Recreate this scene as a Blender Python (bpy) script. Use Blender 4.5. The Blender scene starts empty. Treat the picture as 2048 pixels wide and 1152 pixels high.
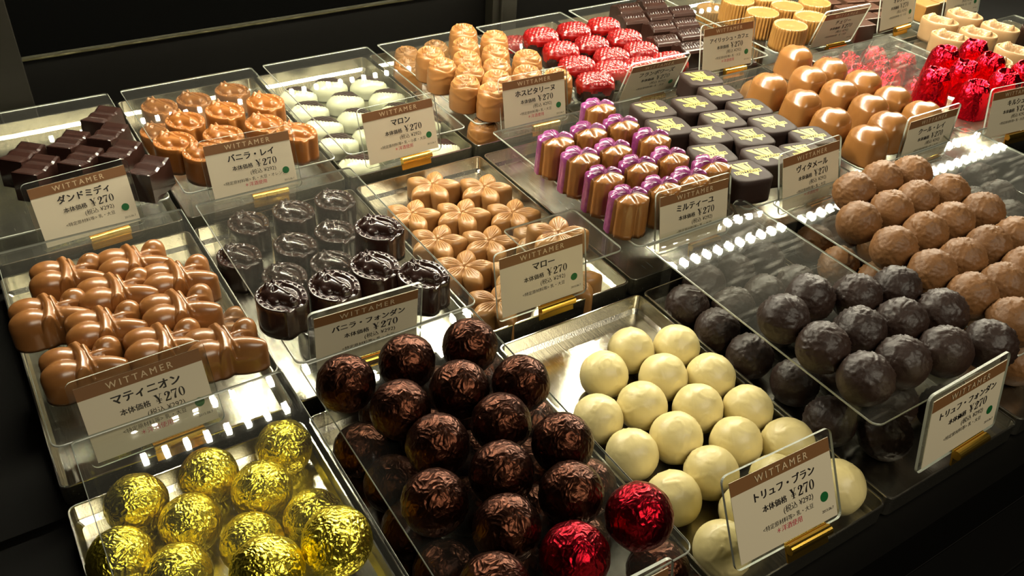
import bpy, bmesh, math, random
from mathutils import Vector, Matrix, noise
PI = math.pi
sin, cos, sqrt, hyp = math.sin, math.cos, math.sqrt, math.hypot
sc = bpy.context.scene
COL = sc.collection
random.seed(7)
ALB = .70   # overall reflectance of the dyed and moulded surfaces

# ------------------------------------------------------------------ helpers
def lin(c):
    r = []
    for v in c:
        v /= 255.0
        r.append(v/12.92 if v <= 0.04045 else ((v+0.055)/1.055)**2.4)
    return (r[0], r[1], r[2], 1.0)

def new_mat(name):
    m = bpy.data.materials.new(name); m.use_nodes = True
    return m, m.node_tree.nodes, m.node_tree.links

def pmat(name, rgb, rough=.4, metal=0., coat=0., spec=.5, bump=0., bscale=200., bdetail=3., var=0., vscale=60., tint=None, stretch=None):
    m, N, L = new_mat(name)
    b = N['Principled BSDF']
    b.inputs['Base Color'].default_value = base = lin(rgb) if metal > .5 else tuple(v*ALB for v in lin(rgb)[:3])+(1.,)
    b.inputs['Roughness'].default_value = rough
    b.inputs['Metallic'].default_value = metal
    b.inputs['Coat Weight'].default_value = coat
    b.inputs['Coat Roughness'].default_value = .15
    b.inputs['Specular IOR Level'].default_value = spec
    tc = N.new('ShaderNodeTexCoord'); mp = N.new('ShaderNodeMapping')
    L.new(tc.outputs['Object'], mp.inputs[0])
    if stretch: mp.inputs['Scale'].default_value = stretch
    if bump:
        t = N.new('ShaderNodeTexNoise'); t.inputs['Scale'].default_value = bscale; t.inputs['Detail'].default_value = bdetail
        L.new(mp.outputs[0], t.inputs[0])
        bp = N.new('ShaderNodeBump'); bp.inputs['Strength'].default_value = bump; bp.inputs['Distance'].default_value = .001
        L.new(t.outputs[0], bp.inputs['Height']); L.new(bp.outputs[0], b.inputs['Normal'])
    if var:
        oi = N.new('ShaderNodeObjectInfo')
        t2 = N.new('ShaderNodeTexNoise'); t2.inputs['Scale'].default_value = vscale
        L.new(mp.outputs[0], t2.inputs[0])
        mx = N.new('ShaderNodeMix'); mx.data_type = 'RGBA'
        mx.inputs[6].default_value = base; mx.inputs[7].default_value = tuple(v*ALB for v in lin(tint or tuple(int(v*(1-var)) for v in rgb))[:3])+(1.,)
        ad = N.new('ShaderNodeMath'); ad.operation = 'MULTIPLY_ADD'
        L.new(oi.outputs['Random'], ad.inputs[0]); ad.inputs[1].default_value = .5
        L.new(t2.outputs[0], ad.inputs[2])
        sb = N.new('ShaderNodeMath'); sb.operation = 'SUBTRACT'; sb.use_clamp = True
        L.new(ad.outputs[0], sb.inputs[0]); sb.inputs[1].default_value = .35
        L.new(sb.outputs[0], mx.inputs[0]); L.new(mx.outputs[2], b.inputs['Base Color'])
    return m

def foil_mat(name, rgb, rough=.22, scale=150., strength=.9, tint=None):
    """crumpled metal foil: fine creases from two layers of voronoi and noise"""
    m, N, L = new_mat(name)
    b = N['Principled BSDF']
    b.inputs['Metallic'].default_value = 1.; b.inputs['Roughness'].default_value = rough
    b.inputs['Base Color'].default_value = lin(rgb)
    tc = N.new('ShaderNodeTexCoord')
    n0 = N.new('ShaderNodeTexNoise'); n0.inputs['Scale'].default_value = 90.; L.new(tc.outputs['Object'], n0.inputs[0])
    mxv = N.new('ShaderNodeMix'); mxv.data_type = 'VECTOR'; mxv.inputs[0].default_value = .012
    L.new(tc.outputs['Object'], mxv.inputs[4]); L.new(n0.outputs[1], mxv.inputs[5])
    mp = N.new('ShaderNodeMapping'); mp.inputs['Scale'].default_value = (1.5, 1.2, .7); L.new(mxv.outputs[1], mp.inputs[0])
    v = N.new('ShaderNodeTexVoronoi'); v.inputs['Scale'].default_value = scale*1.5; L.new(mp.outputs[0], v.inputs[0])
    v2 = N.new('ShaderNodeTexNoise'); v2.inputs['Scale'].default_value = scale*1.1; v2.inputs['Detail'].default_value = 4.
    L.new(mp.outputs[0], v2.inputs[0])
    ad = N.new('ShaderNodeMath'); ad.operation = 'ADD'
    L.new(v.outputs[0], ad.inputs[0]); L.new(v2.outputs[0], ad.inputs[1])
    bp = N.new('ShaderNodeBump'); bp.inputs['Strength'].default_value = strength; bp.inputs['Distance'].default_value = .0014
    L.new(ad.outputs[0], bp.inputs['Height']); L.new(bp.outputs[0], b.inputs['Normal'])
    return m

def clear_mat(name, tint=(.97, .98, .96), dust=.02, gloss_rough=.015, scratch=False):
    """thin clear acrylic: straight-through transmission plus a Fresnel reflection"""
    m, N, L = new_mat(name)
    for n in list(N):
        if n.type != 'OUTPUT_MATERIAL': N.remove(n)
    out = [n for n in N if n.type == 'OUTPUT_MATERIAL'][0]
    tr = N.new('ShaderNodeBsdfTransparent'); tr.inputs[0].default_value = (*tint, 1)
    gl = N.new('ShaderNodeBsdfGlossy'); gl.inputs['Roughness'].default_value = gloss_rough
    fr = N.new('ShaderNodeFresnel'); ge = N.new('ShaderNodeNewGeometry'); io = N.new('ShaderNodeMapRange')
    io.inputs[3].default_value = 1.49; io.inputs[4].default_value = 1/1.49     # same reflectance on both faces of the thin sheet
    L.new(ge.outputs['Backfacing'], io.inputs[0]); L.new(io.outputs[0], fr.inputs[0])
    m1 = N.new('ShaderNodeMixShader'); L.new(fr.outputs[0], m1.inputs[0]); L.new(tr.outputs[0], m1.inputs[1]); L.new(gl.outputs[0], m1.inputs[2])
    df = N.new('ShaderNodeBsdfDiffuse'); df.inputs[0].default_value = lin((225, 222, 210))
    m2 = N.new('ShaderNodeMixShader'); m2.inputs[0].default_value = dust
    L.new(m1.outputs[0], m2.inputs[1]); L.new(df.outputs[0], m2.inputs[2]); L.new(m2.outputs[0], out.inputs[0])
    if scratch:
        tc = N.new('ShaderNodeTexCoord'); mp = N.new('ShaderNodeMapping'); mp.inputs['Scale'].default_value = (30, 260, 30)
        mp.inputs['Rotation'].default_value = (0, 0, .5)
        t = N.new('ShaderNodeTexNoise'); t.inputs['Scale'].default_value = 1.; t.inputs['Detail'].default_value = 6.
        cr = N.new('ShaderNodeMapRange'); cr.inputs[1].default_value = .56; cr.inputs[2].default_value = .75; cr.inputs[3].default_value = dust; cr.inputs[4].default_value = .16
        L.new(tc.outputs['Object'], mp.inputs[0]); L.new(mp.outputs[0], t.inputs[0]); L.new(t.outputs[0], cr.inputs[0]); L.new(cr.outputs[0], m2.inputs[0])
    return m

def emit_mat(name, rgb, s):
    m, N, L = new_mat(name)
    b = N['Principled BSDF']; b.inputs['Base Color'].default_value = (0, 0, 0, 1)
    b.inputs['Emission Color'].default_value = (*rgb, 1); b.inputs['Emission Strength'].default_value = s
    return m

def mesh_obj(name, verts, faces, mats, parent=None, fm=None, smooth=True, loc=None, link=True):
    me = bpy.data.meshes.new(name)
    me.from_pydata([tuple(v) for v in verts], [], faces)
    for m in (mats if isinstance(mats, (list, tuple)) else [mats]): me.materials.append(m)
    if fm:
        for p, i in zip(me.polygons, fm): p.material_index = i
    if smooth:
        for p in me.polygons: p.use_smooth = True
    me.update()
    o = bpy.data.objects.new(name, me)
    if link: COL.objects.link(o)
    if parent is not None: o.parent = parent
    if loc is not None: o.location = loc
    return o

def tag(o, label=None, cat=None, group=None, kind=None):
    if label: o['label'] = label
    if cat: o['category'] = cat
    if group: o['group'] = group
    if kind: o['kind'] = kind
    return o

def empty(name, loc=(0, 0, 0), rot=(0, 0, 0)):
    o = bpy.data.objects.new(name, None); COL.objects.link(o); o.empty_display_size = .01
    o.location = loc; o.rotation_euler = rot
    return o

def copy_tree(o, parent=None):
    c = o.copy(); COL.objects.link(c)
    if parent is not None: c.parent = parent
    for ch in list(o.children):
        if ch.name in ('',): continue
        copy_tree(ch, c)
    return c

def box_data(x0, x1, y0, y1, z0, z1):
    v = [(x0,y0,z0),(x1,y0,z0),(x1,y1,z0),(x0,y1,z0),(x0,y0,z1),(x1,y0,z1),(x1,y1,z1),(x0,y1,z1)]
    f = [(3,2,1,0),(4,5,6,7),(0,1,5,4),(1,2,6,5),(2,3,7,6),(3,0,4,7)]
    return v, f

class MB:
    def __init__(s): s.v = []; s.f = []; s.m = []
    def add(s, vf, mi=0):
        b = len(s.v); s.v += list(vf[0]); s.f += [tuple(b+i for i in f) for f in vf[1]]; s.m += [mi]*len(vf[1])
        return s
    def build(s, name, mats, parent=None, smooth=False, **k):
        return mesh_obj(name, s.v, s.f, mats, parent, fm=s.m, smooth=smooth, **k)

def bevel(o, w, seg=2):
    bm = bmesh.new(); bm.from_mesh(o.data)
    bmesh.ops.bevel(bm, geom=bm.edges[:], offset=w, segments=seg, profile=.6, affect='EDGES')
    bm.to_mesh(o.data); bm.free()
    return o

def prism(outline, z0, z1, cap_top=True):
    n = len(outline)
    v = [(x, y, z0) for x, y in outline]+[(x, y, z1) for x, y in outline]
    f = [tuple(range(n-1, -1, -1)), tuple(range(n, 2*n))]+[(i, (i+1) % n, n+(i+1) % n, n+i) for i in range(n)]
    return v, f

def tube(path, r, seg=12, axis=None, caps=True):
    v = []; f = []
    for k, p in enumerate(path):
        p = Vector(p)
        a = Vector(path[min(k+1, len(path)-1)])-Vector(path[max(k-1, 0)]); a.normalize()
        u = a.orthogonal().normalized(); w = a.cross(u)
        for i in range(seg):
            t = 2*PI*i/seg; v.append(tuple(p+u*r*cos(t)+w*r*sin(t)))
    for k in range(len(path)-1):
        for i in range(seg):
            j = (i+1) % seg; f.append((k*seg+i, k*seg+j, (k+1)*seg+j, (k+1)*seg+i))
    if caps:
        f.append(tuple(range(seg-1, -1, -1))); b = (len(path)-1)*seg; f.append(tuple(range(b, b+seg)))
    return v, f

# ------------------------------------------------------------------ moulded chocolates
def smax(a, b, k):
    h = max(k-abs(a-b), 0)/k
    return max(a, b)+h*h*k*.25

def polar(out, hf, H, nth=72, nr=26, base=1.0, edge=.8, side=None, nside=6, sidef=None):
    """a moulded sweet (all in mm): top surface H+hf(x,y,t,th) inside outline out(th), rounded rim, drafted side wall."""
    v = [(0, 0, H+hf(0, 0, 0, 0))]; f = []
    for k in range(1, nr+1):
        t = k/nr
        for i in range(nth):
            th = 2*PI*i/nth; r = out(th)*t; x, y = r*cos(th), r*sin(th)
            e = 0
            d = out(th)*(1-t)
            if d < edge: e = edge-sqrt(max(edge*edge-(edge-d)**2, 0))
            v.append((x, y, H+hf(x, y, t, th)-e))
    for i in range(nth): f.append((0, 1+i, 1+(i+1) % nth))
    for k in range(nr-1):
        a = 1+k*nth; b = a+nth
        for i in range(nth): j = (i+1) % nth; f.append((a+i, b+i, b+j, a+j))
    ntop = len(f)
    a = 1+(nr-1)*nth
    for s in range(1, nside+1):
        q = s/nside
        for i in range(nth):
            th = 2*PI*i/nth
            x0, y0, z0 = v[a+i] if s == 1 else top[i]
            if s == 1 and i == 0: top = [v[a+n] for n in range(nth)]
            x0, y0, z0 = top[i]
            g = 1+(base-1)*(side(q) if side else q)
            if sidef: g *= sidef(th, q)
            v.append((x0*g, y0*g, z0*(1-q)))
        b = len(v)-nth; c = b-nth
        for i in range(nth): j = (i+1) % nth; f.append((c+i, b+i, b+j, c+j))
    f.append(tuple(range(len(v)-1, len(v)-nth-1, -1)))
    return [(x*.001, y*.001, z*.001) for x, y, z in v], f, ntop

def cap(x, y, cx, cy, rx, ry, h, ang=0):
    dx, dy = x-cx, y-cy
    if ang: dx, dy = dx*cos(ang)+dy*sin(ang), -dx*sin(ang)+dy*cos(ang)
    q = (dx/rx)**2+(dy/ry)**2
    return h*sqrt(1-q) if q < 1 else 0.

def gs(x, y, cx, cy, s): return math.exp(-((x-cx)**2+(y-cy)**2)/(2*s*s))

def seg_d(x, y, x0, y0, x1, y1):
    t = ((x-x0)*(x1-x0)+(y-y0)*(y1-y0))/((x1-x0)**2+(y1-y0)**2); t = min(max(t, 0), 1)
    return hyp(x-x0-t*(x1-x0), y-y0-t*(y1-y0)), t

def star_of(ells):
    def out(th):
        c, s = cos(th), sin(th); best = 3
        for cx, cy, rx, ry, ang in ells:
            # furthest ray hit with a rotated ellipse
            ca, sa = cos(ang), sin(ang)
            dx, dy = c*ca+s*sa, -c*sa+s*ca; ox, oy = -cx*ca-cy*sa, cx*sa-cy*ca
            A = (dx/rx)**2+(dy/ry)**2; B = 2*(ox*dx/rx**2+oy*dy/ry**2); C0 = (ox/rx)**2+(oy/ry)**2-1
            D = B*B-4*A*C0
            if D > 0: best = max(best, (-B+sqrt(D))/(2*A))
        return best
    return out

CAMF = 1766.42
CAMR = (0.92695, -0.04842, -0.56528)
CAMC = (0.02414, -0.40997, 0.40715)
LED, FRONT, EXPO = 430., 9., .15
RED = [(6, 3), (7, 2)]
DATA = {
 'lozenge': [(0.1147,0.372,'U',0,0) ,(0.0813,0.3365,'U',1,0) ,(0.1124,0.336,'U',1,1) ,(0.0446,0.3302,'U',2,0) ,(0.084,0.3027,'U',2,1) ,(0.114,0.3003,'U',2,2) ,(0.0508,0.303,'U',3,0) ,(0.1263,0.2632,'U',3,1)],
 'horse_milk': [(0.1765,0.4439,'L',0,0) ,(0.2106,0.4448,'L',0,1) ,(0.251,0.4503,'L',0,2) ,(0.1624,0.3919,'L',1,0) ,(0.1751,0.3305,'U',2,0) ,(0.2112,0.3336,'U',2,1) ,(0.2492,0.3349,'U',2,2) ,(0.1564,0.2968,'U',3,0) ,(0.196,0.2907,'U',3,1) ,(0.2339,0.2951,'U',3,2) ,(0.1721,0.2666,'U',4,0) ,(0.2524,0.2666,'U',4,1)],
 'marron': [(0.3141,0.4318,'L',0,0) ,(0.3516,0.4381,'L',0,1) ,(0.3914,0.4237,'L',0,2) ,(0.311,0.3934,'L',1,0) ,(0.353,0.3983,'L',1,1) ,(0.3953,0.386,'L',1,2) ,(0.3097,0.3543,'L',2,0) ,(0.3472,0.3574,'L',2,1) ,(0.3906,0.3502,'L',2,2) ,(0.3085,0.3144,'L',3,0) ,(0.3444,0.3164,'L',3,1) ,(0.3978,0.3112,'L',3,2) ,(0.3085,0.2677,'L',4,0) ,(0.3898,0.2587,'L',4,1)],
 'rose': [(0.4534,0.4527,'L',0,0) ,(0.4911,0.4548,'L',0,1) ,(0.4975,0.403,'U',0,2) ,(0.5192,0.3732,'U',0,3) ,(0.4351,0.3628,'U',1,0) ,(0.4799,0.3688,'U',1,1) ,(0.4995,0.3395,'U',1,2) ,(0.438,0.4232,'L',2,0) ,(0.432,0.3325,'U',2,1) ,(0.4632,0.3365,'U',2,2) ,(0.4814,0.3077,'U',2,3) ,(0.5211,0.3112,'U',2,4) ,(0.4509,0.3086,'U',3,0) ,(0.4659,0.2815,'U',3,1) ,(0.4989,0.2777,'U',3,2) ,(0.432,0.2848,'U',4,0) ,(0.4464,0.258,'U',4,1) ,(0.5221,0.258,'U',4,2) ,(0.438,0.2602,'L',5,0)],
 'raspberry': [(0.5809,0.3737,'U',0,0) ,(0.6249,0.3723,'U',0,1) ,(0.6666,0.3705,'U',0,2) ,(0.593,0.4443,'L',1,0) ,(0.578,0.3303,'U',1,1) ,(0.6193,0.3301,'U',1,2) ,(0.6648,0.3288,'U',1,3) ,(0.5697,0.289,'U',2,0) ,(0.6183,0.2923,'U',2,1) ,(0.6577,0.2915,'U',2,2) ,(0.5624,0.2474,'U',3,0) ,(0.5958,0.2622,'U',3,1) ,(0.6688,0.2549,'U',3,2) ,(0.6316,0.2558,'U',4,0)],
 'ridged_block': [(0.7257,0.4017,'U',0,0) ,(0.7645,0.402,'U',0,1) ,(0.7091,0.3711,'U',1,0) ,(0.7455,0.3694,'U',1,1) ,(0.7794,0.3674,'U',1,2) ,(0.7231,0.3371,'U',2,0) ,(0.7569,0.3342,'U',2,1) ,(0.699,0.3013,'U',3,0) ,(0.7367,0.3041,'U',3,1) ,(0.7124,0.2716,'U',4,0) ,(0.7447,0.2957,'L',5,0) ,(0.8061,0.2796,'L',5,1)],
 'cup': [(0.8835,0.4155,'L',0,0) ,(0.8554,0.3466,'U',0,1) ,(0.8958,0.3441,'U',0,2) ,(0.8522,0.3018,'U',1,0) ,(0.8974,0.305,'U',1,1) ,(0.9417,0.3005,'U',1,2) ,(0.851,0.2556,'U',2,0) ,(0.8964,0.2658,'U',2,1) ,(0.8479,0.309,'L',3,0)],
 'dark_bar': [(1.0077,0.3323,'M',0,0) ,(1.0459,0.325,'M',0,1) ,(1.0752,0.3136,'M',0,2) ,(1.0135,0.3019,'M',1,0) ,(1.0435,0.2941,'M',1,1) ,(1.0112,0.271,'M',2,0) ,(1.0411,0.2628,'M',2,1) ,(0.9837,0.2567,'M',3,0)],
 'oval': [(1.0736,0.2089,'M',0,0) ,(1.1245,0.2089,'M',0,1) ,(1.0366,0.1676,'M',1,0) ,(1.0831,0.1606,'M',1,1) ,(1.1264,0.1596,'M',1,2) ,(1.0216,0.1013,'M',2,0) ,(1.072,0.1039,'M',2,1) ,(1.0257,0.0588,'M',3,0)],
 'caramel_square': [(1.1273,0.2716,'M',0,0) ,(1.1596,0.2748,'M',0,1)],
 'nut_cup': [(1.1636,0.139,'M',0,0)],
 'knot': [(0.0846,0.1407,'U',0,0) ,(0.0433,0.1452,'U',1,0) ,(0.1057,0.1092,'U',1,1) ,(0.067,0.1111,'U',2,0) ,(0.1212,0.0974,'L',2,1) ,(0.0258,0.108,'U',3,0) ,(0.0971,0.0746,'U',3,1) ,(0.053,0.0796,'U',4,0) ,(0.0798,0.0447,'U',5,0) ,(0.0336,0.0496,'U',6,0) ,(0.1107,0.0274,'U',6,1)],
 'horse_dark': [(0.1841,0.2078,'L',0,0) ,(0.2222,0.2073,'L',0,1) ,(0.2596,0.2081,'L',0,2) ,(0.1624,0.166,'L',1,0) ,(0.2055,0.1605,'L',1,1) ,(0.2409,0.1629,'L',1,2) ,(0.2464,0.09,'U',1,3) ,(0.1834,0.1247,'L',2,0) ,(0.2212,0.1222,'L',2,1) ,(0.1564,0.0471,'U',3,0) ,(0.1903,0.0407,'U',3,1) ,(0.2238,0.0488,'U',3,2) ,(0.1853,0.0597,'L',4,0) ,(0.2288,0.0585,'L',4,1) ,(0.2481,0.0242,'U',4,2)],
 'flower': [(0.3493,0.1993,'L',0,0) ,(0.3882,0.1738,'L',0,1) ,(0.3112,0.1651,'L',1,0) ,(0.3493,0.1463,'L',1,1) ,(0.388,0.1256,'L',1,2) ,(0.3112,0.1196,'L',2,0) ,(0.3476,0.0978,'L',2,1) ,(0.3871,0.0821,'L',2,2) ,(0.3638,0.0287,'U',2,3) ,(0.3112,0.0759,'L',3,0) ,(0.3453,0.0506,'L',3,1) ,(0.3112,0.0249,'L',4,0) ,(0.3775,0.0228,'L',4,1)],
 'violet': [(0.5055,0.1691,'U',0,0) ,(0.4854,0.1951,'L',1,0) ,(0.4682,0.1335,'U',1,1) ,(0.5026,0.1316,'U',1,2) ,(0.4337,0.1336,'U',2,1) ,(0.4687,0.0991,'U',2,2) ,(0.5103,0.0982,'U',2,3) ,(0.4342,0.0992,'U',3,0) ,(0.468,0.0647,'U',3,1) ,(0.5021,0.0651,'U',3,2) ,(0.4336,0.0649,'U',4,0) ,(0.4939,0.0301,'U',4,1) ,(0.5232,0.0371,'U',4,2) ,(0.4313,0.0305,'U',5,0) ,(0.4638,0.0306,'U',5,1)],
 'logo_square': [(0.6542,0.1914,'U',0,0) ,(0.6464,0.155,'U',1,0) ,(0.5625,0.1573,'U',2,0) ,(0.6051,0.1474,'U',2,1) ,(0.6491,0.1179,'U',2,2) ,(0.5817,0.2109,'L',3,0) ,(0.5516,0.1218,'U',3,1) ,(0.6076,0.1103,'U',3,2) ,(0.6428,0.0813,'U',3,3) ,(0.5749,0.0929,'U',4,0) ,(0.606,0.0725,'U',4,1) ,(0.6582,0.0474,'U',4,2) ,(0.5515,0.0641,'U',5,0) ,(0.5914,0.0383,'U',5,1) ,(0.5559,0.0272,'U',6,0) ,(0.6269,0.0273,'U',6,1)],
 'heart': [(0.7917,0.191,'U',0,0) ,(0.7655,0.2109,'L',1,0) ,(0.7089,0.1491,'U',1,1) ,(0.7596,0.1426,'U',1,2) ,(0.7995,0.1492,'U',1,3) ,(0.7093,0.1046,'U',2,0) ,(0.7627,0.104,'U',2,1) ,(0.8044,0.1089,'U',2,2) ,(0.7044,0.0626,'U',3,0) ,(0.7613,0.0655,'U',3,1) ,(0.8006,0.0687,'U',3,2) ,(0.7051,0.0208,'U',4,0) ,(0.746,0.0302,'U',4,1) ,(0.7971,0.0303,'U',4,2)],
 'foil_cup': [(0.9174,0.2129,'L',0,0) ,(0.9641,0.2129,'L',0,1) ,(0.8811,0.2129,'L',1,0) ,(0.9407,0.1868,'L',1,1) ,(0.9806,0.1821,'L',1,2) ,(0.8968,0.1816,'L',2,0) ,(0.9219,0.1573,'L',2,1) ,(0.9342,0.1082,'U',2,2) ,(0.9852,0.1062,'U',2,3) ,(0.9347,0.1247,'L',3,0) ,(0.8725,0.0736,'U',3,1) ,(0.9211,0.0736,'U',3,2) ,(0.9637,0.0718,'U',3,3) ,(0.9794,0.0404,'U',3,4) ,(0.8864,0.141,'L',4,0) ,(0.8817,0.0334,'U',4,1) ,(0.9362,0.0357,'U',4,2)],
 'gold': [(0.0774,-0.0294,'L',0,0) ,(0.1234,-0.0294,'L',0,1) ,(0.0362,-0.0294,'L',1,0) ,(0.1004,-0.0551,'L',1,1) ,(0.058,-0.0579,'L',2,0) ,(0.1181,-0.0894,'L',2,1) ,(0.0199,-0.0629,'L',3,0) ,(0.083,-0.0877,'L',3,1) ,(0.0429,-0.0889,'L',4,0) ,(0.1105,-0.1484,'U',4,1) ,(0.0761,-0.1482,'U',5,0)],
 'brownfoil': [(0.2031,-0.0625,'L',0,0) ,(0.2388,-0.0552,'U',0,1) ,(0.2391,-0.0625,'L',0,2) ,(0.2626,-0.031,'L',0,3) ,(0.1592,-0.0491,'U',1,0) ,(0.1906,-0.031,'L',1,1) ,(0.1984,-0.0496,'U',1,2) ,(0.2266,-0.031,'L',1,3) ,(0.248,-0.0992,'U',1,4) ,(0.1768,-0.0838,'U',2,0) ,(0.2139,-0.0862,'U',2,1) ,(0.2176,-0.094,'L',2,2) ,(0.1632,-0.0543,'L',3,0) ,(0.1822,-0.1179,'U',3,1) ,(0.221,-0.1205,'U',3,2) ,(0.2266,-0.148,'L',3,3) ,(0.242,-0.1505,'U',3,4) ,(0.2436,-0.1165,'L',3,5) ,(0.267,-0.087,'L',3,6) ,(0.168,-0.0884,'L',4,0) ,(0.2016,-0.1522,'U',4,1) ,(0.1623,-0.1511,'U',5,0) ,(0.1632,-0.1226,'L',5,1) ,(0.1986,-0.1255,'L',5,2) ,(0.2256,-0.1815,'U',5,3) ,(0.2391,-0.1795,'L',5,4) ,(0.267,-0.1485,'L',5,5) ,(0.1636,-0.193,'L',6,0) ,(0.1852,-0.1834,'U',6,1) ,(0.1986,-0.1705,'L',6,2) ,(0.2471,-0.2108,'U',6,3) ,(0.1647,-0.1571,'L',7,0) ,(0.1806,-0.2245,'L',7,1) ,(0.2045,-0.2141,'U',7,2) ,(0.2131,-0.202,'L',7,3) ,(0.2658,-0.2153,'L',7,4) ,(0.1625,-0.2094,'U',8,0)],
 'white': [(0.3683,-0.0628,'L',0,0) ,(0.3995,-0.0764,'L',0,1) ,(0.3357,-0.0738,'L',1,0) ,(0.3701,-0.0962,'L',1,1) ,(0.3995,-0.1124,'L',1,2) ,(0.3068,-0.1058,'L',2,0) ,(0.3399,-0.1107,'L',2,1) ,(0.3709,-0.131,'L',2,2) ,(0.3996,-0.1484,'L',2,3) ,(0.3068,-0.1412,'L',3,0) ,(0.3401,-0.1442,'L',3,1) ,(0.3714,-0.1664,'L',3,2) ,(0.3995,-0.1845,'L',3,3) ,(0.3067,-0.1809,'L',4,0) ,(0.34,-0.1777,'L',4,1) ,(0.3705,-0.2023,'L',4,2) ,(0.3382,-0.2111,'L',5,0) ,(0.3994,-0.2247,'L',5,1) ,(0.3068,-0.2229,'L',6,0)],
 'dark': [(0.4693,-0.0291,'L',0,0) ,(0.5019,-0.0294,'L',0,1) ,(0.5351,-0.0294,'L',0,2) ,(0.439,-0.0427,'L',1,0) ,(0.4692,-0.0624,'L',1,1) ,(0.5019,-0.0628,'L',1,2) ,(0.535,-0.0654,'L',1,3) ,(0.4333,-0.1322,'U',2,0) ,(0.439,-0.0762,'L',2,1) ,(0.466,-0.1248,'U',2,2) ,(0.4954,-0.1408,'U',2,3) ,(0.4972,-0.1255,'L',2,4) ,(0.5281,-0.148,'U',2,5) ,(0.5342,-0.13,'L',2,6) ,(0.4333,-0.1657,'U',3,0) ,(0.4393,-0.1096,'L',3,1) ,(0.4668,-0.167,'U',3,2) ,(0.4802,-0.157,'L',3,3) ,(0.4847,-0.094,'L',3,4) ,(0.4995,-0.174,'U',3,5) ,(0.5152,-0.1615,'L',3,6) ,(0.5197,-0.0985,'L',3,7) ,(0.5326,-0.1812,'U',3,8) ,(0.4333,-0.1992,'U',4,0) ,(0.4397,-0.184,'L',4,1) ,(0.4478,-0.1454,'L',4,2) ,(0.4622,-0.211,'L',4,3) ,(0.4668,-0.2005,'U',4,4) ,(0.5004,-0.2075,'U',4,5) ,(0.5322,-0.2178,'U',4,6) ,(0.4922,-0.1927,'L',5,0) ,(0.5167,-0.2162,'L',5,1)],
 'milk': [(0.5954,-0.0294,'L',0,0) ,(0.6092,-0.042,'U',0,1) ,(0.6461,-0.0399,'U',0,2) ,(0.6781,-0.0457,'U',0,3) ,(0.5751,-0.0751,'U',1,0) ,(0.6119,-0.0767,'U',1,1) ,(0.6279,-0.0294,'L',1,2) ,(0.6455,-0.0761,'U',1,3) ,(0.6649,-0.031,'L',1,4) ,(0.6694,-0.076,'L',1,5) ,(0.6776,-0.0815,'U',1,6) ,(0.5696,-0.1126,'U',2,0) ,(0.5749,-0.121,'L',2,1) ,(0.5879,-0.0631,'L',2,2) ,(0.6087,-0.111,'U',2,3) ,(0.6369,-0.0625,'L',2,4) ,(0.642,-0.1114,'U',2,5) ,(0.6649,-0.112,'L',2,6) ,(0.6771,-0.114,'U',2,7) ,(0.5685,-0.1466,'U',3,0) ,(0.5749,-0.157,'L',3,1) ,(0.5975,-0.0941,'L',3,2) ,(0.6036,-0.1478,'U',3,3) ,(0.6109,-0.13,'L',3,4) ,(0.6324,-0.0985,'L',3,5) ,(0.6361,-0.1465,'U',3,6) ,(0.6459,-0.1435,'L',3,7) ,(0.6685,-0.1491,'U',3,8) ,(0.569,-0.1791,'U',4,0) ,(0.5749,-0.193,'L',4,1) ,(0.6013,-0.1825,'U',4,2) ,(0.6109,-0.166,'L',4,3) ,(0.6337,-0.1789,'U',4,4) ,(0.6369,-0.1885,'L',4,5) ,(0.6684,-0.1705,'L',4,6) ,(0.5685,-0.2116,'U',5,0) ,(0.6064,-0.211,'L',5,1) ,(0.6684,-0.2065,'L',5,2)],
 'grey': [(0.8281,-0.0294,'L',0,0) ,(0.7809,-0.0542,'L',1,0) ,(0.8136,-0.059,'L',1,1) ,(0.7899,-0.0863,'L',2,0)],
}
CARDS = {'c00': [0.074, 0.237, 0.0144, 0.0936, 0.2784], 'c01': [0.2026, 0.2344, 0.0171, -0.044, 0.3022], 'c02': [0.3399, 0.2341, 0.0174, 0.0277, 0.2799], 'c03': [0.4842, 0.2361, 0.0166, -0.036, 0.2231], 'c04': [0.6244, 0.2379, 0.0172, -0.0362, -0.362], 'c05': [0.7387, 0.2375, 0.0268, -0.0497, 0.1976], 'c06': [0.9162, 0.244, 0.0217, -0.0355, -0.2849], 'c07': [1.0301, 0.2387, 0.0271, 0.0708, 0.2], 'c08': [1.1628, 0.2369, 0.0225, -0.017, 0.2], 'c10': [0.0595, -0.0026, 0.0134, 0.0267, 0.4073], 'c11': [0.196, 0.0043, 0.0166, -0.0468, -0.1064], 'c12': [0.3311, -0.0047, 0.0142, -0.011, 0.1897], 'c13': [0.4851, 0.0058, 0.0136, -0.0337, 0.2096], 'c14': [0.6081, -0.0051, 0.0223, 0.0173, 0.2783], 'c15': [0.7802, 0.0075, 0.0138, -0.0162, 0.0441], 'c16': [0.9077, -0.002, 0.0168, -0.1107, 0.2045], 'c22': [0.3231, -0.2499, 0.0263, -0.04, 0.4924], 'c23': [0.4543, -0.2561, 0.0339, 0.0178, 0.1977], 'c21': [0.1965, -0.256, 0.019, -0.03, 0.2]}
TX = {0: [0, 0.1433, 0.2869, 0.4194, 0.548, 0.683, 0.825, 0.966, 1.1, 1.235], 1: [0, 0.1433, 0.2869, 0.4194, 0.535, 0.68, 0.838, 1.003, 1.145, 1.28], 2: [0, 0.1433, 0.2869, 0.4194, 0.5546, 0.692, 0.848, 0.99]}
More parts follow.
